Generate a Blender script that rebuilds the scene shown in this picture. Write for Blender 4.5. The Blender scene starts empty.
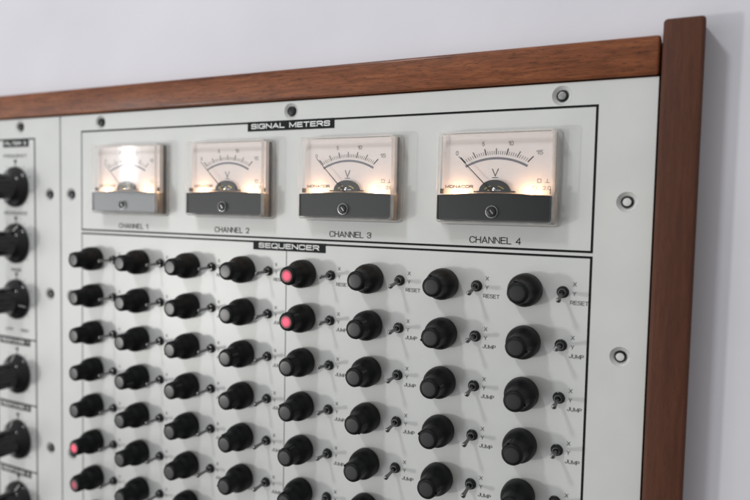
import bpy, bmesh, math, random
from mathutils import Vector, Matrix

random.seed(7)
U = 0.042                      # one knob column pitch in metres
ROW = 0.6002                   # row pitch in column pitches
SC = bpy.context.scene
COL = SC.collection
PI = math.pi

# ------------------------------------------------------------------ materials
def new_mat(name):
    m = bpy.data.materials.new(name); m.use_nodes = True
    nt = m.node_tree
    return m, nt, nt.nodes['Principled BSDF'], nt.nodes['Material Output']

def simple(name, col, rough=.5, metal=0., spec=.5, noise=0.06, nscale=400., bump=0., bscale=2500., coat=0.):
    m, nt, p, out = new_mat(name)
    N, L = nt.nodes, nt.links
    tc = N.new('ShaderNodeTexCoord')
    nz = N.new('ShaderNodeTexNoise'); nz.inputs['Scale'].default_value = nscale; nz.inputs['Detail'].default_value = 4
    L.new(tc.outputs['Object'], nz.inputs['Vector'])
    mr = N.new('ShaderNodeMapRange'); mr.inputs['To Min'].default_value = 1-noise; mr.inputs['To Max'].default_value = 1+noise
    mr.inputs['From Min'].default_value = .3; mr.inputs['From Max'].default_value = .7
    L.new(nz.outputs['Fac'], mr.inputs['Value'])
    mx = N.new('ShaderNodeMix'); mx.data_type = 'RGBA'; mx.blend_type = 'MULTIPLY'; mx.inputs['Factor'].default_value = 1
    mx.inputs['A'].default_value = (*col, 1)
    L.new(mr.outputs['Result'], mx.inputs['B'])
    L.new(mx.outputs['Result'], p.inputs['Base Color'])
    mr2 = N.new('ShaderNodeMapRange'); mr2.inputs['To Min'].default_value = rough*(1-noise*1.5); mr2.inputs['To Max'].default_value = min(1, rough*(1+noise*1.5))
    L.new(nz.outputs['Fac'], mr2.inputs['Value']); L.new(mr2.outputs['Result'], p.inputs['Roughness'])
    p.inputs['Metallic'].default_value = metal
    p.inputs['Specular IOR Level'].default_value = spec
    p.inputs['Coat Weight'].default_value = coat
    if bump:
        nb = N.new('ShaderNodeTexNoise'); nb.inputs['Scale'].default_value = bscale; nb.inputs['Detail'].default_value = 3
        L.new(tc.outputs['Object'], nb.inputs['Vector'])
        b = N.new('ShaderNodeBump'); b.inputs['Strength'].default_value = bump; b.inputs['Distance'].default_value = .0003
        L.new(nb.outputs['Fac'], b.inputs['Height']); L.new(b.outputs['Normal'], p.inputs['Normal'])
    return m

def wood(name, axis, dark, mid, light, rough, pore=.55, coat=0.):
    m, nt, p, out = new_mat(name)
    N, L = nt.nodes, nt.links
    tc = N.new('ShaderNodeTexCoord')
    mp = N.new('ShaderNodeMapping')
    s = [1., 1., 1.]; s[axis] = .10
    mp.inputs['Scale'].default_value = s
    L.new(tc.outputs['Object'], mp.inputs['Vector'])
    n1 = N.new('ShaderNodeTexNoise'); n1.inputs['Scale'].default_value = 480; n1.inputs['Detail'].default_value = 9; n1.inputs['Roughness'].default_value = .65; n1.inputs['Distortion'].default_value = .6
    L.new(mp.outputs['Vector'], n1.inputs['Vector'])
    n2 = N.new('ShaderNodeTexNoise'); n2.inputs['Scale'].default_value = 45; n2.inputs['Detail'].default_value = 3; n2.inputs['Distortion'].default_value = 1.2
    L.new(mp.outputs['Vector'], n2.inputs['Vector'])
    add = N.new('ShaderNodeMath'); add.operation = 'MULTIPLY_ADD'; add.inputs[1].default_value = .55
    L.new(n1.outputs['Fac'], add.inputs[0])
    m2 = N.new('ShaderNodeMath'); m2.operation = 'MULTIPLY'; m2.inputs[1].default_value = .45
    L.new(n2.outputs['Fac'], m2.inputs[0]); L.new(m2.outputs[0], add.inputs[2])
    cr = N.new('ShaderNodeValToRGB')
    cr.color_ramp.elements[0].position = .36; cr.color_ramp.elements[0].color = (*dark, 1)
    cr.color_ramp.elements[1].position = .66; cr.color_ramp.elements[1].color = (*light, 1)
    e = cr.color_ramp.elements.new(.5); e.color = (*mid, 1)
    L.new(add.outputs[0], cr.inputs['Fac'])
    # short dark pores along the grain
    mp2 = N.new('ShaderNodeMapping'); s2 = [1., 1., 1.]; s2[axis] = .13
    mp2.inputs['Scale'].default_value = s2; mp2.inputs['Rotation'].default_value = (0, .05, 0)
    L.new(tc.outputs['Object'], mp2.inputs['Vector'])
    n3 = N.new('ShaderNodeTexNoise'); n3.inputs['Scale'].default_value = 2100; n3.inputs['Detail'].default_value = 2
    L.new(mp2.outputs['Vector'], n3.inputs['Vector'])
    mr = N.new('ShaderNodeMapRange'); mr.inputs['From Min'].default_value = .56; mr.inputs['From Max'].default_value = .70
    mr.inputs['To Min'].default_value = 1; mr.inputs['To Max'].default_value = 1-pore
    L.new(n3.outputs['Fac'], mr.inputs['Value'])
    mx = N.new('ShaderNodeMix'); mx.data_type = 'RGBA'; mx.blend_type = 'MULTIPLY'; mx.inputs['Factor'].default_value = 1
    L.new(cr.outputs['Color'], mx.inputs['A']); L.new(mr.outputs['Result'], mx.inputs['B'])
    L.new(mx.outputs['Result'], p.inputs['Base Color'])
    p.inputs['Roughness'].default_value = rough; p.inputs['Specular IOR Level'].default_value = .25
    p.inputs['Coat Weight'].default_value = coat; p.inputs['Coat Roughness'].default_value = .18
    b = N.new('ShaderNodeBump'); b.inputs['Strength'].default_value = .35; b.inputs['Distance'].default_value = .0003
    L.new(n3.outputs['Fac'], b.inputs['Height']); b.invert = True
    L.new(b.outputs['Normal'], p.inputs['Normal'])
    return m

def clear(name, tint, refl, rough, haze=0.0):
    """thin clear acrylic: transparent, with fresnel reflection and an optional pale haze that paints in bright edges"""
    m = bpy.data.materials.new(name); m.use_nodes = True
    nt = m.node_tree; N, L = nt.nodes, nt.links
    N.remove(N['Principled BSDF']); out = N['Material Output']
    tr = N.new('ShaderNodeBsdfTransparent'); tr.inputs['Color'].default_value = (*tint, 1)
    gl = N.new('ShaderNodeBsdfGlossy'); gl.inputs['Roughness'].default_value = rough; gl.inputs['Color'].default_value = (1, 1, 1, 1)
    lw = N.new('ShaderNodeLayerWeight'); lw.inputs['Blend'].default_value = .5
    pw = N.new('ShaderNodeMath'); pw.operation = 'POWER'; pw.inputs[1].default_value = 4.5; L.new(lw.outputs['Facing'], pw.inputs[0])
    mu = N.new('ShaderNodeMath'); mu.operation = 'MULTIPLY_ADD'; mu.use_clamp = True; mu.inputs[1].default_value = .8*refl; mu.inputs[2].default_value = .04*refl
    L.new(pw.outputs[0], mu.inputs[0])
    mix = N.new('ShaderNodeMixShader'); L.new(mu.outputs[0], mix.inputs[0])
    L.new(tr.outputs[0], mix.inputs[1]); L.new(gl.outputs[0], mix.inputs[2])
    last = mix
    if haze:
        df = N.new('ShaderNodeBsdfDiffuse'); df.inputs['Color'].default_value = (.85, .86, .86, 1)
        tl = N.new('ShaderNodeBsdfTranslucent'); tl.inputs['Color'].default_value = (.85, .84, .82, 1)
        ad = N.new('ShaderNodeMixShader'); ad.inputs[0].default_value = .5
        L.new(df.outputs[0], ad.inputs[1]); L.new(tl.outputs[0], ad.inputs[2])
        nz = N.new('ShaderNodeTexNoise'); nz.inputs['Scale'].default_value = 180
        tc = N.new('ShaderNodeTexCoord'); L.new(tc.outputs['Object'], nz.inputs['Vector'])
        mr = N.new('ShaderNodeMapRange'); mr.inputs['To Min'].default_value = haze*.6; mr.inputs['To Max'].default_value = haze*1.4
        L.new(nz.outputs['Fac'], mr.inputs['Value'])
        mix2 = N.new('ShaderNodeMixShader'); L.new(mr.outputs['Result'], mix2.inputs[0])
        L.new(mix.outputs[0], mix2.inputs[1]); L.new(ad.outputs[0], mix2.inputs[2])
        last = mix2
    L.new(last.outputs[0], out.inputs['Surface'])
    return m

def lit_cap(name, col, strength):
    m, nt, p, out = new_mat(name)
    N, L = nt.nodes, nt.links
    tc = N.new('ShaderNodeTexCoord')
    ln = N.new('ShaderNodeVectorMath'); ln.operation = 'LENGTH'
    sp = N.new('ShaderNodeVectorMath'); sp.operation = 'MULTIPLY'; sp.inputs[1].default_value = (1, 0, 1)
    L.new(tc.outputs['Object'], sp.inputs[0]); L.new(sp.outputs[0], ln.inputs[0])
    mr = N.new('ShaderNodeMapRange'); mr.inputs['From Min'].default_value = .020*U; mr.inputs['From Max'].default_value = .086*U; mr.interpolation_type = 'SMOOTHSTEP'
    mr.inputs['To Min'].default_value = strength; mr.inputs['To Max'].default_value = strength*.03
    L.new(ln.outputs['Value'], mr.inputs['Value'])
    p.inputs['Base Color'].default_value = (.05, .012, .018, 1)
    p.inputs['Emission Color'].default_value = (*col, 1)
    L.new(mr.outputs['Result'], p.inputs['Emission Strength'])
    p.inputs['Roughness'].default_value = .45
    return m

def cap_mat(name, inner, outer):
    """translucent grey insert whose middle is paler than its black rim"""
    m, nt, p, out = new_mat(name); N, L = nt.nodes, nt.links
    tc = N.new('ShaderNodeTexCoord'); sp = N.new('ShaderNodeVectorMath'); sp.operation = 'MULTIPLY'; sp.inputs[1].default_value = (1, 0, 1)
    ln = N.new('ShaderNodeVectorMath'); ln.operation = 'LENGTH'; L.new(tc.outputs['Object'], sp.inputs[0]); L.new(sp.outputs[0], ln.inputs[0])
    nz = N.new('ShaderNodeTexNoise'); nz.inputs['Scale'].default_value = 700; L.new(tc.outputs['Object'], nz.inputs['Vector'])
    ad = N.new('ShaderNodeMath'); ad.operation = 'MULTIPLY_ADD'; ad.inputs[1].default_value = .02*U; L.new(nz.outputs['Fac'], ad.inputs[0]); L.new(ln.outputs['Value'], ad.inputs[2])
    mr = N.new('ShaderNodeMapRange'); mr.inputs['From Min'].default_value = .035*U; mr.inputs['From Max'].default_value = .105*U; mr.interpolation_type = 'SMOOTHSTEP'
    L.new(ad.outputs[0], mr.inputs['Value'])
    mx = N.new('ShaderNodeMix'); mx.data_type = 'RGBA'; mx.inputs['A'].default_value = (*inner, 1); mx.inputs['B'].default_value = (*outer, 1)
    L.new(mr.outputs['Result'], mx.inputs['Factor']); L.new(mx.outputs['Result'], p.inputs['Base Color']); p.inputs['Roughness'].default_value = .34; p.inputs['Specular IOR Level'].default_value = .5
    return m

M = {}
M['panel'] = simple('panel_paint', (.655, .666, .650), .33, spec=.5, noise=.028, nscale=45, bump=.12, bscale=1800)
M['ink'] = simple('black_ink', (.008, .009, .009), .6, spec=.15, noise=.1)
M['greyink'] = simple('grey_ink', (.16, .17, .17), .5, noise=.1)
M['arcink'] = simple('arc_ink', (.17, .17, .20), .5, noise=.1)
M['white_ink'] = simple('white_ink', (.78, .79, .78), .5, noise=.03)
M['plate'] = simple('label_black', (.008, .012, .0115), .55, spec=.15, noise=.1)
M['knob'] = simple('knob_plastic', (.0058, .0066, .0070), .48, spec=.20, noise=.12, nscale=300, bump=.05, bscale=1500)
M['pointer'] = simple('pointer_plastic', (.013, .0135, .014), .5, noise=.2, nscale=1500)
M['smallink'] = simple('small_print_ink', (.085, .088, .088), .5, noise=.15)
M['bigknob'] = simple('gloss_knob_plastic', (.009, .009, .010), .16, noise=.10, nscale=300)
M['cap'] = cap_mat('knob_cap_plastic', (.014, .0145, .016), (.009, .0095, .010))
M['nut'] = simple('black_nut_metal', (.035, .038, .038), .28, metal=.75, noise=.15, nscale=900)
M['lever'] = simple('lever_metal', (.20, .20, .20), .36, metal=1., noise=.12, nscale=900)
M['chrome'] = simple('chrome_metal', (.62, .62, .60), .17, metal=1., noise=.12, nscale=900)
M['screw'] = simple('dark_screw_metal', (.018, .019, .020), .35, metal=.4, noise=.2, nscale=900)
M['screwface'] = simple('grey_screw_metal', (.36, .36, .36), .34, metal=.8, noise=.25, nscale=1500)  # grey tone; on panel screws it stands for a reflection
M['screwpale'] = simple('glint_screw_metal', (.66, .66, .65), .45, metal=.15, noise=.15, nscale=1500)  # paler face, with the reflection in the screw put into its colour
M['recess'] = simple('recess_paint', (.63, .64, .62), .35, noise=.05, nscale=700)
M['dial'] = simple('dial_paper', (.79, .725, .705), .6, noise=.02, nscale=300)  # pinkish tint stands in for warm light spread over the dial
M['band'] = simple('band_plastic', (.010, .0115, .012), .45, spec=.2, noise=.06, nscale=300)
M['housing'] = simple('meter_housing_plastic', (.014, .015, .016), .45, noise=.1)
M['brass'] = simple('coil_brass', (.42, .32, .12), .3, metal=.9, noise=.2, nscale=1500)
M['clear'] = clear('clear_acrylic', (.99, .99, .99), .62, .035)
M['edge'] = clear('acrylic_edge', (.98, .98, .98), 2.6, .06, haze=.68)  # strong haze puts the bright rim highlights into the material
M['side'] = clear('acrylic_side', (.985, .985, .985), 1.0, .05, haze=.14)  # slight haze paints the side wall lighter
M['red'] = lit_cap('red_lit_cap', (1., .062, .145), 1.15)
M['dimred'] = lit_cap('dim_red_lit_cap', (1., .12, .22), .34)
M['rail'] = wood('mahogany_rail', 0, (.105, .030, .0115), (.215, .067, .025), (.34, .118, .047), .42, .50, coat=.25)
M['board'] = wood('dark_mahogany_board', 2, (.068, .0240, .0132), (.090, .0315, .0168), (.116, .041, .022), .60, .15)
M['inner'] = simple('cabinet_inner', (.012, .010, .009), .8)
M['wall'] = simple('wall_paint', (.715, .705, .755), .75, noise=.05, nscale=8, bump=.7, bscale=70)
m, nt, p, out = new_mat('dial_bulb'); p.inputs['Emission Color'].default_value = (1, .62, .25, 1); p.inputs['Emission Strength'].default_value = 3
M['bulb'] = m

# ------------------------------------------------------------------ mesh helpers (all input in column pitches)
class MB:
    def __init__(s): s.bm = bmesh.new(); s.mats = []
    def mi(s, m):
        m = M[m] if isinstance(m, str) else m
        if m not in s.mats: s.mats.append(m)
        return s.mats.index(m)
    def face(s, pts, m, smooth=False):
        f = s.bm.faces.new([s.bm.verts.new(Vector(p)) for p in pts]); f.material_index = s.mi(m); f.smooth = smooth; return f
    def box(s, x0, x1, y0, y1, z0, z1, m, bev=0., seg=2):
        b = bmesh.new(); bmesh.ops.create_cube(b, size=1)
        for v in b.verts: v.co = Vector(((x0+x1)/2+v.co.x*(x1-x0), (y0+y1)/2+v.co.y*(y1-y0), (z0+z1)/2+v.co.z*(z1-z0)))
        if bev: bmesh.ops.bevel(b, geom=b.edges[:], offset=bev, segments=seg, profile=.5, affect='EDGES')
        s.merge(b, m)
    def merge(s, b, m, mat=None):
        k = s.mi(m); vm = {}
        for v in b.verts: vm[v] = s.bm.verts.new(mat @ v.co if mat else v.co)
        for f in b.faces:
            try: nf = s.bm.faces.new([vm[v] for v in f.verts])
            except ValueError: continue
            nf.material_index = k; nf.smooth = True
        b.free()
    def lathe(s, prof, m, c=(0, 0, 0), seg=40, mat=None, close_end=True, close_start=False):
        """prof: (radius, height); height grows out of the panel (towards -y); m: name or list of names per band"""
        rings = []
        for r, h in prof:
            ring = []
            for i in range(seg):
                a = 2*PI*i/seg
                v = Vector((r*math.cos(a), -h, r*math.sin(a)))
                if mat: v = mat @ v
                ring.append(s.bm.verts.new(v+Vector(c)))
            rings.append(ring)
        for j in range(len(rings)-1):
            mm = m[j] if isinstance(m, (list, tuple)) else m
            k = s.mi(mm)
            for i in range(seg):
                f = s.bm.faces.new((rings[j][i], rings[j][(i+1) % seg], rings[j+1][(i+1) % seg], rings[j+1][i]))
                f.material_index = k; f.smooth = True
        if close_end:
            f = s.bm.faces.new(rings[-1]); f.material_index = s.mi(m[-1] if isinstance(m, (list, tuple)) else m); f.smooth = True
        if close_start:
            f = s.bm.faces.new(rings[0][::-1]); f.material_index = s.mi(m[0] if isinstance(m, (list, tuple)) else m); f.smooth = True
    def mesh(s, name, sharp=32):
        bm = s.bm
        bmesh.ops.recalc_face_normals(bm, faces=bm.faces[:]) if bm.faces else None
        for e in bm.edges:
            if len(e.link_faces) == 2:
                try: e.smooth = e.calc_face_angle() < math.radians(sharp)
                except ValueError: pass
        for v in bm.verts: v.co *= U
        me = bpy.data.meshes.new(name); bm.to_mesh(me); bm.free()
        for m_ in s.mats: me.materials.append(m_)
        return me

ORIG = {}                                   # world position of each object, in pitches
def obj(name, me, parent=None, loc=(0, 0, 0), label=None):
    o = bpy.data.objects.new(name, me); COL.objects.link(o)
    ORIG[o] = Vector(loc)
    if parent: o.parent = parent; o.location = (Vector(loc)-ORIG[parent])*U
    else: o.location = Vector(loc)*U
    if label: o['label'] = label
    return o

r_ = 'r'
GLYPH = {
 'A': (.86, [[(0, 0), (.5, 1), (1, 0)], [(.19, .30), (.81, .30)]]), 'B': (.78, [[(0, 0), (0, 1), (.95, 1, r_), (.95, .53, r_), (0, .53)], [(.5, .53), (1, .53, r_), (1, 0, r_), (0, 0)]]),
 'C': (.80, [[(1, .78), (1, 1, r_), (0, 1, r_), (0, 0, r_), (1, 0, r_), (1, .22)]]), 'D': (.80, [[(0, 0), (0, 1), (1, 1, r_), (1, 0, r_), (0, 0)]]),
 'E': (.70, [[(1, 1), (0, 1), (0, 0), (1, 0)], [(0, .52), (.92, .52)]]), 'F': (.66, [[(1, 1), (0, 1), (0, 0)], [(0, .50), (.88, .50)]]),
 'G': (.84, [[(1, .72), (1, 1, r_), (0, 1, r_), (0, 0, r_), (1, 0, r_), (1, .45), (.58, .45)]]), 'H': (.78, [[(0, 0), (0, 1)], [(1, 0), (1, 1)], [(0, .52), (1, .52)]]),
 'I': (.0, [[(0, 0), (0, 1)]]), 'J': (.62, [[(1, 1), (1, 0, r_), (0, 0, r_), (0, .30)]]), 'K': (.76, [[(0, 0), (0, 1)], [(1, 1), (.05, .42)], [(.35, .60), (1, 0)]]),
 'L': (.64, [[(0, 1), (0, 0), (1, 0)]]), 'M': (.92, [[(0, 0), (0, 1), (.5, .12), (1, 1), (1, 0)]]), 'N': (.78, [[(0, 0), (0, 1), (1, 0), (1, 1)]]),
 'O': (.84, [[(.5, 1), (1, 1, r_), (1, 0, r_), (0, 0, r_), (0, 1, r_), (.5, 1)]]), 'P': (.74, [[(0, 0), (0, 1), (1, 1, r_), (1, .46, r_), (0, .46)]]),
 'Q': (.84, [[(.5, 1), (1, 1, r_), (1, 0, r_), (0, 0, r_), (0, 1, r_), (.5, 1)], [(.60, .26), (1.02, -.10)]]),
 'R': (.78, [[(0, 0), (0, 1), (1, 1, r_), (1, .46, r_), (0, .46)], [(.55, .46), (1, 0)]]),
 'S': (.76, [[(1, .84), (1, 1, r_), (0, 1, r_), (0, .54, r_), (1, .51, r_), (1, 0, r_), (0, 0, r_), (0, .16)]]), 'T': (.74, [[(0, 1), (1, 1)], [(.5, 1), (.5, 0)]]),
 'U': (.78, [[(0, 1), (0, 0, r_), (1, 0, r_), (1, 1)]]), 'V': (.84, [[(0, 1), (.5, 0), (1, 1)]]), 'W': (1.1, [[(0, 1), (.25, 0), (.5, .9), (.75, 0), (1, 1)]]),
 'X': (.78, [[(0, 0), (1, 1)], [(0, 1), (1, 0)]]), 'Y': (.80, [[(0, 1), (.5, .48), (.5, 0)], [(1, 1), (.5, .48)]]),
 '0': (.62, [[(.5, 1), (1, 1, r_), (1, 0, r_), (0, 0, r_), (0, 1, r_), (.5, 1)]]), '1': (.36, [[(0, .74), (1, 1), (1, 0)]]),
 '2': (.66, [[(0, .72), (0, 1, r_), (1, 1, r_), (1, .52, r_), (0, .0), (1, 0)]]), '3': (.66, [[(0, .76), (0, 1, r_), (1, 1, r_), (1, .53, r_), (.40, .53)], [(.40, .53), (1, .53, r_), (1, 0, r_), (0, 0, r_), (0, .26)]]),
 '4': (.70, [[(.76, 0), (.76, 1), (0, .28), (1, .28)]]), '5': (.66, [[(.95, 1), (.12, 1), (.05, .54), (.3, .62), (1, .62, r_), (1, 0, r_), (0, 0, r_), (0, .24)]]),
 '.': (.0, [[(0, 0), (0, .10)]]), ' ': (.34, []),
}
def text_mesh(mb, body, cx, cz, w, h, m, y=-.004, bold=.13, x_left=None, rnd=.40):
    """flat stroke lettering fitted to width w and cap height h; bold = stroke weight / cap height"""
    k = mb.mi(m); adv = .26; pos = 0; lay = []
    for ch in body:
        gw, st = GLYPH[ch]; lay.append((pos, gw, st)); pos += gw+adv
    tot = pos-adv; t = bold*h
    sx = (w-t)/tot if tot > 0 else 1; left = (cx-w/2 if x_left is None else x_left)+t/2
    hh = h-t; n_ = 0
    for p0, gw, st in lay:
        for line in st:
            P = [Vector((left+(p0+q[0]*gw)*sx, cz-hh/2+q[1]*hh)) for q in line]
            out = []
            for i, q in enumerate(line):
                if len(q) == 3 and 0 < i < len(line)-1:
                    a, b, c = P[i-1], P[i], P[i+1]
                    ra = min(rnd*hh, (a-b).length*.5 if len(line[i-1]) == 3 else (a-b).length*.98)
                    rb = min(rnd*hh, (c-b).length*.5 if len(line[i+1]) == 3 else (c-b).length*.98)
                    A = b+(a-b).normalized()*ra; B = b+(c-b).normalized()*rb
                    for s_ in range(6):
                        u = s_/5; out.append(A*(1-u)**2+b*2*u*(1-u)*.94+B*u*u+(A+B)*.5*2*u*(1-u)*.06)
                else: out.append(P[i])
            pts = [out[0]]
            for q in out[1:]:
                if (q-pts[-1]).length > 1e-5: pts.append(q)
            L_, R_ = [], []; yy = y-.00025*(n_ % 4); n_ += 1
            for i, q in enumerate(pts):
                d0 = (q-pts[i-1]).normalized() if i else None
                d1 = (pts[i+1]-q).normalized() if i < len(pts)-1 else None
                d = ((d0+d1) if d0 and d1 else (d0 or d1)).normalized()
                nn = Vector((-d.y, d.x)); e = d0 or d1; cosv = max(.45, abs(nn.dot(Vector((-e.y, e.x)))))
                ex = Vector((0, 0))
                if i == 0: ex = -d*t*.5
                if i == len(pts)-1: ex = d*t*.5
                L_.append(q+ex+nn*(t*.5/cosv)); R_.append(q+ex-nn*(t*.5/cosv))
            VL = [mb.bm.verts.new((v.x, yy, v.y)) for v in L_]; VR = [mb.bm.verts.new((v.x, yy, v.y)) for v in R_]
            for i in range(len(pts)-1):
                f = mb.bm.faces.new((VL[i], VL[i+1], VR[i+1], VR[i])); f.material_index = k

def rect(mb, x0, x1, z0, z1, m, y=-.004):
    mb.face([(x0, y, z0), (x1, y, z0), (x1, y, z1), (x0, y, z1)], m)

def plate_with_holes(name, x0, x1, z0, z1, holes, thick, m, rad=.005):
    cu = bpy.data.curves.new('p', 'CURVE'); cu.dimensions = '2D'; cu.fill_mode = 'BOTH'; cu.extrude = thick/2
    cu.bevel_depth = rad; cu.bevel_resolution = 2; cu.extrude = thick/2-rad; cu.offset = -rad
    def spl(pts):
        sp = cu.splines.new('POLY'); sp.points.add(len(pts)-1)
        for p_, (a, b) in zip(sp.points, pts): p_.co = (a, b, 0, 1)
        sp.use_cyclic_u = True
    spl([(x0, z0), (x1, z0), (x1, z1), (x0, z1)])
    for (hx, hz, r) in holes:
        spl([(hx+r*math.cos(2*PI*i/36), hz-r*math.sin(2*PI*i/36)) for i in range(36)])
    to = bpy.data.objects.new('p', cu); COL.objects.link(to)
    dg = bpy.context.evaluated_depsgraph_get(); dg.update()
    me = bpy.data.meshes.new_from_object(to.evaluated_get(dg))
    bpy.data.objects.remove(to)
    me.transform(Matrix.Translation((0, thick/2, 0)) @ Matrix.Rotation(PI/2, 4, 'X'))
    me.transform(Matrix.Scale(U, 4))
    me.materials.clear(); me.materials.append(M[m]); me.name = name
    for p_ in me.polygons: p_.use_smooth = False; p_.material_index = 0
    return me

# ------------------------------------------------------------------ setting
WALL_Y = .20
mb = MB(); mb.face([(-60, WALL_Y, -40), (60, WALL_Y, -40), (60, WALL_Y, 30), (-60, WALL_Y, 30)], 'wall')
w_ = obj('wall', mb.mesh('wall')); w_['kind'] = 'structure'; w_['label'] = 'plain pale grey painted wall behind the wooden cabinet'

# ------------------------------------------------------------------ the synthesizer
BOT = -6.2
synth = obj('modular_synthesizer', None, None, (3.4, .3, BOT-.3))
synth['label'] = 'wooden cased modular synthesizer with pale grey panels, black knobs and four lit meters'
synth['category'] = 'synthesizer'

# cabinet: rail, side boards, back
LX = -5.2
mb = MB(); mb.box(LX, 8.895, -.05, .17, 2.335, 2.735, 'rail', bev=.034, seg=4)
obj('top_rail', mb.mesh('top_rail'), synth, (0, 0, 0), 'reddish brown grained wooden rail along the top')
mb = MB(); mb.box(8.918, 9.305, -.16, .192, BOT-.3, 2.862, 'board', bev=.04, seg=4)
obj('side_board', mb.mesh('side_board'), synth, (0, 0, 0), 'plain dark brown wooden board on the right side')
mb = MB(); mb.box(LX-.40, LX-.015, -.16, .192, BOT-.3, 2.862, 'board', bev=.04, seg=4)
obj('side_board', mb.mesh('side_board'), synth, (0, 0, 0))
mb = MB(); mb.box(LX-.01, 8.91, .175, .19, BOT-.25, 2.70, 'inner')
obj('back_board', mb.mesh('back_board'), synth, (0, 0, 0))

# panels
RS = .105
main_s = [(.709, 2.183), (4.333, 2.183), (7.909, 2.178), (.017, 1.03), (.017, -.662), (.017, -3.344), (8.631, 1.012), (8.628, -.661), (8.63, -3.344)]
left_s = [(-1.253, 2.183), (-.512, 1.026), (-.515, -.663), (-.53, -3.344)]
main = obj('panel', plate_with_holes('main_panel', -.222, 8.893, BOT, 2.318, [(a, b, RS) for a, b in main_s], .080, 'panel'), synth,
           (0, 0, 0), 'wide pale grey panel with meters above rows of knobs')
left = obj('panel', plate_with_holes('filter_panel', LX+.01, -.250, BOT, 2.318, [(a, b, RS) for a, b in left_s], .080, 'panel'), synth,
           (0, 0, 0), 'pale grey filter panel cut off at the left')

# printing on the main panel
T = .025
pr = MB()
def frame(mb, x0, x1, z0, z1, t=T, tl=None):
    rect(mb, x0, x1, z1-t, z1, 'ink'); rect(mb, x0, x1, z0, z0+t, 'ink')
    rect(mb, x0, x0+(tl or t), z0+t, z1-t, 'ink'); rect(mb, x1-t, x1, z0+t, z1-t, 'ink')
frame(pr, .270, 8.302, .448, 2.062, tl=.015)
frame(pr, .270, 8.302, BOT+.4, .413, tl=.012)
rect(pr, 4.287, 4.297, BOT+.42, .39, 'greyink')
for k in range(4):
    text_mesh(pr, 'CHANNEL %d' % (4-k), 7.200-1.925*k, .548, .615, .078, 'ink', bold=.12)
rows_of = {}
import itertools
# camera solve (pitches), used only to leave out what lies outside the frame
CAMP = Vector((9.34919, -7.46420, .84768)); YA, PITCH, ROLL, FPX = -.460988, -.057896, .021423, 654.6
Fv = Vector((math.sin(YA)*math.cos(PITCH), math.cos(YA)*math.cos(PITCH), math.sin(PITCH)))
Rv = Fv.cross(Vector((0, 0, 1))).normalized(); Uv = Rv.cross(Fv)
Rc = Rv*math.cos(ROLL)+Uv*math.sin(ROLL); Uc = -Rv*math.sin(ROLL)+Uv*math.cos(ROLL)
def inframe(p, marg=40):
    d = Vector(p)-CAMP; z = d.dot(Fv)
    u = 375+FPX*d.dot(Rc)/z; v = 250-FPX*d.dot(Uc)/z
    return -marg < u < 750+marg and -marg < v < 500+marg
cells = [(c, j) for c in range(1, 9) for j in range(8) if inframe((c-.41, -.4, -j*ROW), 28)]
for c in range(1, 9):
    for j in range(8):
        z = -j*ROW
        text_mesh(pr, 'X', c+.125, z+.095, .038, .046, 'smallink')
        text_mesh(pr, 'Y', c+.125, z-.012, .038, .046, 'smallink')
        if j == 0: text_mesh(pr, 'RESET', 0, z-.112, .196, .046, 'smallink', x_left=c+.082)
        else: text_mesh(pr, 'JUMP', 0, z-.112, .160, .046, 'smallink', x_left=c+.092)
obj('printing', pr.mesh('printing'), main, (0, 0, 0))

def bar(name, x0, x1, z0, z1, txt, par, tw, th, label):
    mb = MB(); mb.box(x0, x1, -.0065, -.0005, z0, z1, 'plate')
    text_mesh(mb, txt, (x0+x1)/2, (z0+z1)/2, tw, th, 'white_ink', y=-.0085, bold=.205, rnd=.30)
    obj(name, mb.mesh(name), par, (0, 0, 0), label)
bar('name_plate', 3.618, 5.012, 1.932, 2.063, 'SIGNAL METERS', main, 1.27, .070, 'black strip reading SIGNAL METERS')
bar('name_plate', 3.735, 4.912, .290, .415, 'SEQUENCER', main, .985, .070, 'black strip reading SEQUENCER')

# printing on the filter panel
pl = MB()
fx0, fx1 = -1.93, -.862
rect(pl, fx1-T, fx1, BOT+.4, 1.985, 'ink'); rect(pl, fx0, fx0+T, BOT+.4, 1.985, 'ink')
rect(pl, fx0+T, fx1-T, 1.985-T, 1.985, 'ink')
for z in (-1.500, -2.660, -3.850): rect(pl, fx0+T, fx1-T, z-T, z, 'ink')
KX = -1.385
KZ = [1.150, .165, -.820, -2.150, -3.330, -4.45]
for kz in KZ:
    pl.face([(KX-.045, -.004, kz+.47), (KX, -.004, kz+.39), (KX+.045, -.004, kz+.47)], 'ink')
    rect(pl, KX-.008, KX+.008, kz+.34, kz+.40, 'ink')
    for a in range(-4, 5):
        if a == 0: continue
        th = math.radians(90+a*33)
        c_, s_ = math.cos(th), math.sin(th); n = (-s_*.007, c_*.007)
        pl.face([(KX+c_*.40-n[0], -.004, kz+s_*.40-n[1]), (KX+c_*.43-n[0], -.004, kz+s_*.43-n[1]),
                 (KX+c_*.43+n[0], -.004, kz+s_*.43+n[1]), (KX+c_*.40+n[0], -.004, kz+s_*.40+n[1])], 'greyink')
text_mesh(pl, 'FREQUENCY', KX, 1.690, .62, .055, 'ink')
text_mesh(pl, 'RESONANCE', KX, .695, .62, .055, 'ink')
text_mesh(pl, 'RANGE', KX, -.300, .26, .055, 'ink')
text_mesh(pl, 'LOW     HIGH', KX, -1.36, .62, .055, 'ink')
obj('printing', pl.mesh('printing'), left, (0, 0, 0))
bar('name_plate', -1.70, -1.030, 1.842, 1.966, 'FILTER 2', left, .56, .062, 'black strip reading FILTER 2')
for z, t in ((-1.505, 'RESPONSE 1'), (-2.665, 'RESPONSE 2'), (-3.855, 'RESPONSE 3')):
    bar('name_plate', -1.85, -1.040, z-.124, z-.001, t, left, .72, .062, None)

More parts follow.
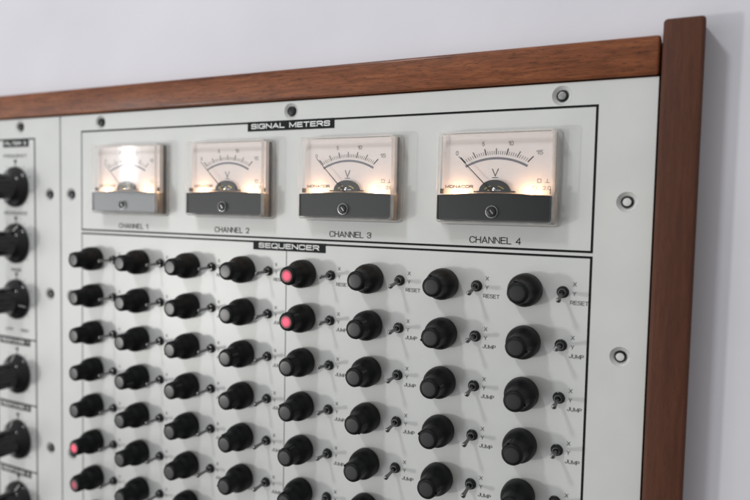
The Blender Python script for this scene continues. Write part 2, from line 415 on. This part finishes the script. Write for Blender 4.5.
# ------------------------------------------------------------------ screws (dished seat, black head)
def screw_mesh(face, hr=.057):
    mb = MB()
    mb.lathe([(.1045, -.0005), (.099, -.005), (.066, -.030), (.063, -.075)], 'recess', seg=36, close_end=True)
    mb.lathe([(hr, -.075), (hr, -.004), (hr*.95, .002), (hr*.84, .004), (hr*.76, -.001)], 'screw', seg=32)
    mb.lathe([(hr*.755, -.001), (hr*.5, .001), (hr*.2, .002), (.001, .0022)], face, seg=24)
    return mb.mesh('screw')
s_pale, s_bright, s_dark = screw_mesh('screwpale'), screw_mesh('screwface'), screw_mesh('screw', .061)
for (a, b) in main_s+left_s:
    if not inframe((a, 0, b), 10): continue
    bright = (a > 8.5) or (a > 7.5)  # these screws get the reflection as a light face colour
    par = synth
    obj('screw', (s_pale if a > 8.5 else s_bright) if bright else s_dark, par, (a, 0, b),
        'screw with a pale reflection painted on its face' if bright else None)

# ------------------------------------------------------------------ sequencer knobs
def knob_body():
    mb = MB()
    prof = [(.178, .004), (.187, .014), (.191, .04), (.191, .100), (.188, .135), (.182, .165), (.172, .192), (.158, .214), (.146, .232),
            (.138, .250), (.132, .270), (.129, .30), (.126, .385), (.124, .402), (.119, .416), (.111, .4255), (.101, .431), (.091, .4338), (.084, .4348)]
    mb.lathe(prof, 'knob', seg=80, close_end=True, close_start=True)
    for v in mb.bm.verts:                      # shallow finger flutes round the grip
        if .245 < -v.co.y < .41:
            a = math.atan2(v.co.z, v.co.x); q = 1-.022*(.5-.5*math.cos(10*a)); v.co.x *= q; v.co.z *= q
    # raised pointer rib down one flank
    pts = [(.129, .285), (.129, .32), (.126, .410)]
    for (r0, h0), (r1, h1) in zip(pts[:-1], pts[1:]):
        for sgn in (0,):
            a = .016; e = .010
            P = [(-a, -h0, r0-.002), (a, -h0, r0-.002), (a*.6, -h0, r0+e), (-a*.6, -h0, r0+e)]
            Q = [(-a, -h1, r1-.002), (a, -h1, r1-.002), (a*.6, -h1, r1+e), (-a*.6, -h1, r1+e)]
            for i in range(4):
                k = (i+1) % 4
                mb.face([P[i], P[k], Q[k], Q[i]], 'pointer')
    return mb.mesh('knob')
def cap_mesh(m):
    mb = MB(); mb.lathe([(.0842, .4347), (.079, .4352), (.050, .4362), (.001, .4368)], m, seg=36)
    return mb.mesh('cap')
KB = knob_body(); CAPG, CAPR, CAPD = cap_mesh('cap'), cap_mesh('red'), cap_mesh('dimred')
k0 = obj('knob', KB, synth, (1-.408, 0, 0)); c0 = obj('cap', CAPG, k0, (1-.408, 0, 0))
def nut_mesh():
    mb = MB()
    mb.lathe([(.068, .002), (.068, .010), (.062, .014), (.060, .030)], 'nut', seg=32, close_end=True, close_start=True)
    mb.lathe([(.056, .031), (.056, .052), (.050, .060), (.042, .0605), (.034, .061), (.028, .045)], ['nut', 'nut', 'nut', 'lever', 'nut'], seg=28, close_end=True)
    return mb.mesh('toggle_switch')
def lever_mesh():
    mb = MB()
    mb.lathe([(.020, .055), (.019, .16), (.023, .235), (.028, .264), (.0285, .277), (.025, .288), (.017, .2935), (.008, .2945), (.007, .286)], ['lever']*7+['housing']*2, seg=20)
    return mb.mesh('lever')
NT, LV = nut_mesh(), lever_mesh()
t0 = obj('toggle_switch', NT, synth, (1, 0, 0)); l0 = obj('lever', LV, t0, (1, 0, 0))
red = {(5, 0): CAPR, (5, 1): CAPR, (1, 5): CAPR, (1, 6): CAPD}
rl = {(5, 0): 'knob with brightly lit red cap, top row', (5, 1): 'knob with lit red cap, second row',
      (1, 5): 'knob with lit red cap, leftmost column', (1, 6): 'knob with dim red cap, leftmost column'}
first = True
for (c, j) in cells:
    z = -j*ROW
    if first: k, cp, t, lv = k0, c0, t0, l0; first = False
    else:
        k = k0.copy(); cp = c0.copy(); t = t0.copy(); lv = l0.copy()
        for o in (k, cp, t, lv): COL.objects.link(o)
        k.parent = synth; t.parent = synth; cp.parent = k; lv.parent = t
    k.location = (Vector((c-.408, 0, z))-ORIG[synth])*U
    ang = math.radians(random.uniform(-140, 140)) if (c, j) != (5, 0) else 2.2
    k.rotation_euler = (0, ang, 0)
    t.location = (Vector((c, 0, z))-ORIG[synth])*U
    t.rotation_euler = (0, random.uniform(0, 1), 0)
    # lever points slightly down, a few flipped up
    rnd = random.Random(c*31+j*7)
    tilt = {(6, 0): .20, (7, 0): .20, (8, 0): .22, (8, 1): .0, (8, 2): .13, (8, 3): -.04, (8, 4): -.10, (7, 1): .06, (7, 2): .13, (7, 3): .13,
            (7, 4): .18, (6, 1): .05, (6, 2): .10, (6, 3): .12, (6, 4): .12, (5, 0): .0, (5, 1): .02, (5, 2): -.08, (5, 3): -.06, (5, 4): -.05}.get((c, j), .04)
    lv.rotation_mode = 'XYZ'
    M3 = Matrix.Rotation(-t.rotation_euler.y, 4, 'Y') @ Matrix.Rotation(tilt+rnd.uniform(-.02, .02), 4, 'X') @ Matrix.Rotation(rnd.uniform(-.03, .03), 4, 'Z')
    lv.rotation_euler = M3.to_euler()
    if (c, j) in red: cp.data = red[(c, j)]; k['label'] = rl[(c, j)]

# ------------------------------------------------------------------ big knobs of the filter panel
def big_knob():
    mb = MB()
    prof = [(.345, .004), (.352, .012), (.352, .035), (.345, .050), (.325, .066), (.29, .088), (.245, .118), (.222, .140), (.214, .165),
            (.208, .25), (.200, .52), (.192, .555), (.175, .57), (.14, .574)]
    mb.lathe(prof, 'bigknob', seg=64, close_end=True, close_start=True)
    for i in range(12):
        a = 2*PI*i/12
        mt = Matrix.Rotation(a, 4, 'Y')
        b = bmesh.new(); bmesh.ops.create_cube(b, size=1)
        for v in b.verts: v.co = Vector((v.co.x*.028, -.36+v.co.y*.38, .206+v.co.z*.02))
        mb.merge(b, 'bigknob', mt)
    mb.face([(-.008, -.0595, .338), (.008, -.0595, .338), (.008, -.128, .240), (-.008, -.128, .240)], 'white_ink')
    return mb.mesh('knob')
def big_cap():
    mb = MB(); mb.lathe([(.145, .570), (.143, .579), (.10, .582), (.001, .583)], 'cap', seg=40); return mb.mesh('cap')
BK, BC = big_knob(), big_cap()
for i, kz in enumerate(KZ):
    k = obj('knob', BK, synth, (KX, 0, kz), 'large skirted black knob on the filter panel' if i == 0 else None)
    cp = obj('cap', BC, k, (KX, 0, kz)); k.rotation_euler = (0, [-.35, .4, 1.9, 0, -.2, .3][i], 0)

# ------------------------------------------------------------------ signal meters
W, H0, H1, D = .710, -.365, .733, .252          # half width; bottom/top about z = 1.085; depth
MZ = 1.085
def meter_housing():
    mb = MB(); mb.box(-.64, .655, -.060, -.001, -.335, .695, 'housing', bev=.008, seg=2); return mb.mesh('signal_meter')
def rounded(x0, x1, z0, z1, r, n=5):
    P = []
    for cx, cz, a0 in ((x1-r, z1-r, 0), (x0+r, z1-r, 90), (x0+r, z0+r, 180), (x1-r, z0+r, 270)):
        for i in range(n+1):
            a = math.radians(a0+90*i/n); P.append((cx+r*math.cos(a), cz+r*math.sin(a)))
    return P
def ring_loft(mb, loops, mats, cap=None, capm=None):
    """loops: list of (y, outline)"""
    R = [[mb.bm.verts.new((x, y, z)) for x, z in pts] for y, pts in loops]
    n = len(R[0])
    for j in range(len(R)-1):
        k = mb.mi(mats[j])
        for i in range(n):
            f = mb.bm.faces.new((R[j][i], R[j][(i+1) % n], R[j+1][(i+1) % n], R[j+1][i])); f.material_index = k; f.smooth = True
    if cap is not None:
        f = mb.bm.faces.new(R[cap]); f.material_index = mb.mi(capm)
def meter_cover():
    mb = MB()
    o = lambda d, r=.05: rounded(-W+d, W-d, H0+d, H1-d, r)
    # outer skin: flange on the panel, wall, rounded shoulder, front
    ring_loft(mb, [(-.001, o(0)), (-.030, o(0)), (-.036, o(.006)), (-.215, o(.022)), (-.238, o(.030)), (-.252, o(.046))],
              ['edge', 'edge', 'side', 'edge', 'edge'], cap=5, capm='clear')
    # inner skin (wall thickness)
    i_ = lambda d, r=.03: rounded(-W+d, W-d, H0+d, H1-d, r)
    ring_loft(mb, [(-.002, i_(.034)), (-.209, i_(.052)), (-.222, i_(.066))], ['clear', 'edge'], cap=2, capm='clear')
    return mb.mesh('cover')
def arc_pts(R, th0, th1, n, cz): return [(R*math.sin(math.radians(th0+(th1-th0)*i/n)), cz+R*math.cos(math.radians(th0+(th1-th0)*i/n))) for i in range(n+1)]
def meter_dial():
    y = -.132
    mb = MB(); mb.box(-.650, .650, y, -.0615, -.02, .692, 'dial')
    mb.box(-.650, .650, y+.004, -.0615, -.320, -.0205, 'housing')
    yy = y-.0015
    # thick arc
    R0 = .749; cz = .408-.749
    A = arc_pts(R0+.010, -29, 29, 30, cz); B = arc_pts(R0-.016, -29, 29, 30, cz)
    for i in range(30): mb.face([(A[i][0], yy, A[i][1]), (A[i+1][0], yy, A[i+1][1]), (B[i+1][0], yy, B[i+1][1]), (B[i][0], yy, B[i][1])], 'arcink')
    # ticks, radial from the pivot
    for i in range(31):
        th = math.radians(-45+90*i/30); q = abs(i-15)/15
        r_in = .452+.060*q*q; ro = .522+.075*q*q
        if i % 10 == 0: r_out, w = ro+.004, .0050
        elif i % 5 == 0: r_out, w = ro, .0038
        else: r_out, w = r_in+.042, .0026
        if i in (0, 30, 10, 20, 5, 15, 25): w += .001
        s_, c_ = math.sin(th), math.cos(th)
        p0 = (s_*r_in, c_*r_in-.005); p1 = (s_*r_out, c_*r_out-.005)
        n = (c_*w, -s_*w)
        mb.face([(p0[0]-n[0], yy, p0[1]-n[1]), (p0[0]+n[0], yy, p0[1]+n[1]), (p1[0]+n[0], yy, p1[1]+n[1]), (p1[0]-n[0], yy, p1[1]-n[1])], 'ink')
    for t, x, z, w in (('0', -.470, .470, .032), ('5', -.155, .572, .030), ('10', .165, .570, .062), ('15', .490, .462, .076)):
        text_mesh(mb, t, x, z, w, .050, 'greyink', y=yy, bold=.14)
    text_mesh(mb, 'V', -.005, .243, .078, .088, 'ink', y=yy, bold=.11)
    rect(mb, -.042, .032, .182, .189, 'ink', y=yy)
    text_mesh(mb, 'MONACOR', -.435, .082, .34, .036, 'ink', y=yy, bold=.20)
    text_mesh(mb, 'CL 2.0', .520, .068, .21, .040, 'ink', y=yy)
    # square and upright symbols
    x0, z0 = .475, .125
    for a, b, c, d in ((x0, x0+.045, z0, z0+.005), (x0, x0+.045, z0+.04, z0+.045), (x0, x0+.005, z0+.005, z0+.04), (x0+.04, x0+.045, z0+.005, z0+.04),
                       (x0+.085, x0+.135, z0, z0+.005), (x0+.1075, x0+.1125, z0+.005, z0+.045)):
        rect(mb, a, b, c, d, 'ink', y=yy)
    # small black side posts
    mb.box(-.648, -.628, -.19, -.1325, .0, .055, 'housing'); mb.box(.628, .648, -.19, -.1325, .0, .055, 'housing')
    return mb.mesh('dial')
def meter_coil():
    mb = MB(); n = 28
    P = [(.178*math.cos(PI*i/n), .030+.128*math.sin(PI*i/n)) for i in range(n+1)]
    for y0, y1 in ((-.180, -.1345),):
        f = [mb.bm.verts.new((x, y0, z)) for x, z in P]+[]
        b = [mb.bm.verts.new((x, y1, z)) for x, z in P]
        for i in range(n):
            q = mb.bm.faces.new((f[i], f[i+1], b[i+1], b[i])); q.material_index = mb.mi('housing'); q.smooth = True
        q = mb.bm.faces.new(f); q.material_index = mb.mi('housing')
    mb.box(-.24, .235, -.185, -.135, .018, .030, 'housing')
    # coil and hair spring showing inside the window of the dome
    for sx in (-1, 1):
        for i in range(5):
            a0 = math.radians(25+i*9); a1 = math.radians(25+(i+1)*9)
            mb.face([(sx*.13*math.cos(a0), -.182, .02+.075*math.sin(a0)), (sx*.13*math.cos(a1), -.182, .02+.075*math.sin(a1)),
                     (sx*.115*math.cos(a1), -.182, .02+.066*math.sin(a1)), (sx*.115*math.cos(a0), -.182, .02+.066*math.sin(a0))], 'brass')
    mb.box(-.075, -.02, -.187, -.1805, .034, .044, 'brass'); mb.box(.022, .08, -.187, -.1805, .034, .042, 'chrome')
    mb.lathe([(.022, 0), (.022, .010), (.012, .016)], 'chrome', c=(0, -.178, .045), seg=20)
    return mb.mesh('coil')
def meter_needle(tilt):
    mb = MB(); L0, L1 = .02, .605
    w0, w1 = .0062, .0032
    mb.bm.verts.ensure_lookup_table()
    a = math.radians(-45+tilt); s_, c_ = math.sin(a), math.cos(a)
    def P(l, w, y): return (s_*l+c_*w, y, c_*l-s_*w)
    ys = (-.200, -.196)
    V = [[mb.bm.verts.new(P(l, w*sg, y)) for sg in (-1, 1) for y in ys] for l, w in ((L0, w0), (L1, w1))]
    a_, b_ = V
    for q in ((0, 1, 3, 2),):
        for X in (a_, b_): 
            f = mb.bm.faces.new([X[i] for i in q]); f.material_index = mb.mi('ink')
    for i, k in ((0, 1), (1, 3), (3, 2), (2, 0)):
        f = mb.bm.faces.new((a_[i], a_[k], b_[k], b_[i])); f.material_index = mb.mi('ink')
    return mb.mesh('needle')
def meter_band():
    mb = MB(); n = 24; x0, x1 = -.672, .672
    top = lambda x: -.020+.024*(1-(x/.672)**2)
    # masked cover strip: thin curved-top plate behind the clear front, wrapping round the lower edge
    F = [(x0+(x1-x0)*i/n) for i in range(n+1)]
    y0, y1 = -.2215, -.206
    y0, y1 = -.2205, -.206
    vt = [mb.bm.verts.new((x, y0, top(x))) for x in F]; vb = [mb.bm.verts.new((x, y0, -.308)) for x in F]
    wt = [mb.bm.verts.new((x, y1, top(x))) for x in F]; wb = [mb.bm.verts.new((x, y1, -.308)) for x in F]
    k = mb.mi('band')
    for i in range(n):
        for q in ((vt[i], vt[i+1], vb[i+1], vb[i]), (wt[i], wt[i+1], vt[i+1], vt[i]), (wt[i], wt[i+1], wb[i+1], wb[i]), (vb[i], vb[i+1], wb[i+1], wb[i])):
            f = mb.bm.faces.new(q); f.material_index = k; f.smooth = True
    for i in (0, n):
        f = mb.bm.faces.new((vt[i], wt[i], wb[i], vb[i])); f.material_index = k
    return mb.mesh('cover_strip')
def meter_screw():
    mb = MB()
    mb.lathe([(.068, .246), (.068, .260), (.062, .265), (.054, .260), (.052, .248)], 'clear', seg=32, close_end=False)
    mb.lathe([(.052, .2525), (.050, .259), (.036, .263), (.030, .263), (.028, .256)], ['screw', 'screw', 'housing', 'housing'], seg=28)
    mb.lathe([(.070, .2525), (.070, .2575), (.064, .2585), (.063, .2525)], 'screwface', seg=36, close_end=False)
    b = bmesh.new(); bmesh.ops.create_cube(b, size=1)
    for v in b.verts: v.co = Vector((v.co.x*.055, -.2625+v.co.y*.004, v.co.z*.012))
    mb.merge(b, 'screwface', Matrix.Rotation(.9, 4, 'Y'))
    return mb.mesh('adjusting_screw')
def bulb_mesh():
    mb = MB(); mb.lathe([(.001, .178), (.018, .182), (.022, .192), (.016, .202), (.001, .204)], 'bulb', seg=14, close_end=False)
    return mb.mesh('bulb')
parts = dict(cover=meter_cover(), dial=meter_dial(), coil=meter_coil(), cover_strip=meter_band(), adjusting_screw=meter_screw())
HM, BM_ = meter_housing(), bulb_mesh()
lamp = bpy.data.lights.new('dial_lamp', 'POINT'); lamp.energy = .0098; lamp.color = (1., .56, .27); lamp.shadow_soft_size = .03*U
labels = ['signal meter of channel 4 at the right end of the row', 'signal meter of channel 3', 'signal meter of channel 2',
          'signal meter of channel 1 with a bright glare on its cover']
for k in range(4):
    mx = 7.225-1.925*k; base = (mx, 0, MZ)
    m_ = obj('signal_meter', HM, synth, base, labels[k])
    for nme, me in parts.items():
        loc = base if nme != 'adjusting_screw' else (mx, 0, .878)
        obj(nme, me, m_, loc)
    obj('needle', meter_needle([0, .4, -.5, 0][k]), m_, base)
    for s_ in (-1, 1):
        obj('bulb', BM_, m_, (mx+s_*.425, .02, MZ-.10))
        lo = bpy.data.objects.new('dial_lamp', lamp); COL.objects.link(lo); lo.location = Vector((mx+s_*.425, -.184, MZ-.035))*U

# ------------------------------------------------------------------ light
def area(name, loc, aim, sx, sy, power, col):
    l = bpy.data.lights.new(name, 'AREA'); l.shape = 'RECTANGLE'; l.size = sx*U; l.size_y = sy*U; l.energy = power; l.color = col
    o = bpy.data.objects.new(name, l); COL.objects.link(o); o.location = Vector(loc)*U
    d = (Vector(aim)-Vector(loc)).normalized(); z = -d
    x = Vector((0, 0, 1)).cross(z).normalized(); y = z.cross(x)
    o.rotation_euler = Matrix((x, y, z)).transposed().to_euler()
    return o
area('ceiling_lamp', (.5, -13, 15), (4.5, 0, 0), 2.1, 2.1, 1.85, (.93, .97, 1.))
area('window_light', (-34, -43, -8.5), (4, 0, 0), 3.0, 4.2, 12.5, (1., .975, .94))
area('window_glow', (-31, -31, -2.6), (4, 0, 0), 6.4, 9.4, 1.35, (.96, .98, 1.))
area('side_lamp', (-30.2, -29.8, 5.0), (4, 0, 0), 1.0, 4.6, .30, (1., 1., 1.))
area('side_lamp', (-30.4, -30, 5.2), (4, 0, 0), 3.0, 5.2, .17, (1., .98, .95))

wd = bpy.data.worlds.new('World'); SC.world = wd; wd.use_nodes = True
nt = wd.node_tree; N, L = nt.nodes, nt.links; bg = N['Background']
tc = N.new('ShaderNodeTexCoord'); sx = N.new('ShaderNodeSeparateXYZ'); L.new(tc.outputs['Generated'], sx.inputs[0])
cr = N.new('ShaderNodeValToRGB'); mr = N.new('ShaderNodeMapRange'); mr.inputs['From Min'].default_value = -1
L.new(sx.outputs['Z'], mr.inputs['Value']); L.new(mr.outputs['Result'], cr.inputs['Fac'])
cr.color_ramp.elements[0].position = .15; cr.color_ramp.elements[0].color = (.16, .16, .16, 1)
cr.color_ramp.elements[1].position = .9; cr.color_ramp.elements[1].color = (1.02, 1., .98, 1)
e = cr.color_ramp.elements.new(.5); e.color = (.56, .56, .565, 1)
nm = N.new('ShaderNodeVectorMath'); nm.operation = 'NORMALIZE'; L.new(tc.outputs['Generated'], nm.inputs[0])
dt = N.new('ShaderNodeVectorMath'); dt.operation = 'DOT_PRODUCT'; L.new(nm.outputs[0], dt.inputs[0]); dt.inputs[1].default_value = Vector((-.95, -1, -.32)).normalized()
m3 = N.new('ShaderNodeMapRange'); m3.interpolation_type = 'SMOOTHSTEP'; m3.inputs['From Min'].default_value = .80; m3.inputs['From Max'].default_value = .965
L.new(dt.outputs['Value'], m3.inputs['Value'])
mx = N.new('ShaderNodeMix'); mx.data_type = 'RGBA'; mx.inputs['B'].default_value = (1.98, 2.0, 2.0, 1)    # the bright side of the room
L.new(m3.outputs['Result'], mx.inputs['Factor']); L.new(cr.outputs['Color'], mx.inputs['A'])
L.new(mx.outputs['Result'], bg.inputs['Color']); bg.inputs['Strength'].default_value = .52

# ------------------------------------------------------------------ camera
cd = bpy.data.cameras.new('camera'); cam = bpy.data.objects.new('camera', cd); COL.objects.link(cam)
cam.matrix_world = Matrix.Translation(CAMP*U) @ Matrix((Rc, Uc, -Fv)).transposed().to_4x4()
cd.sensor_width = 36; cd.lens = FPX/750*36
cd.clip_start = .01; cd.clip_end = 50
cd.dof.use_dof = True; cd.dof.focus_distance = 7.8*U
cd.dof.aperture_fstop = (cd.lens/1000)/(.140*U)
SC.camera = cam
SC.render.resolution_x = 1024; SC.render.resolution_y = 683
SC.view_settings.view_transform = 'Standard'; SC.view_settings.look = 'None'
SC.view_settings.exposure = .11; SC.view_settings.gamma = 1
SC.render.engine = 'CYCLES'
SC.cycles.max_bounces = 10; SC.cycles.transparent_max_bounces = 24; SC.cycles.sample_clamp_indirect = 4
SC.cycles.use_denoising = True
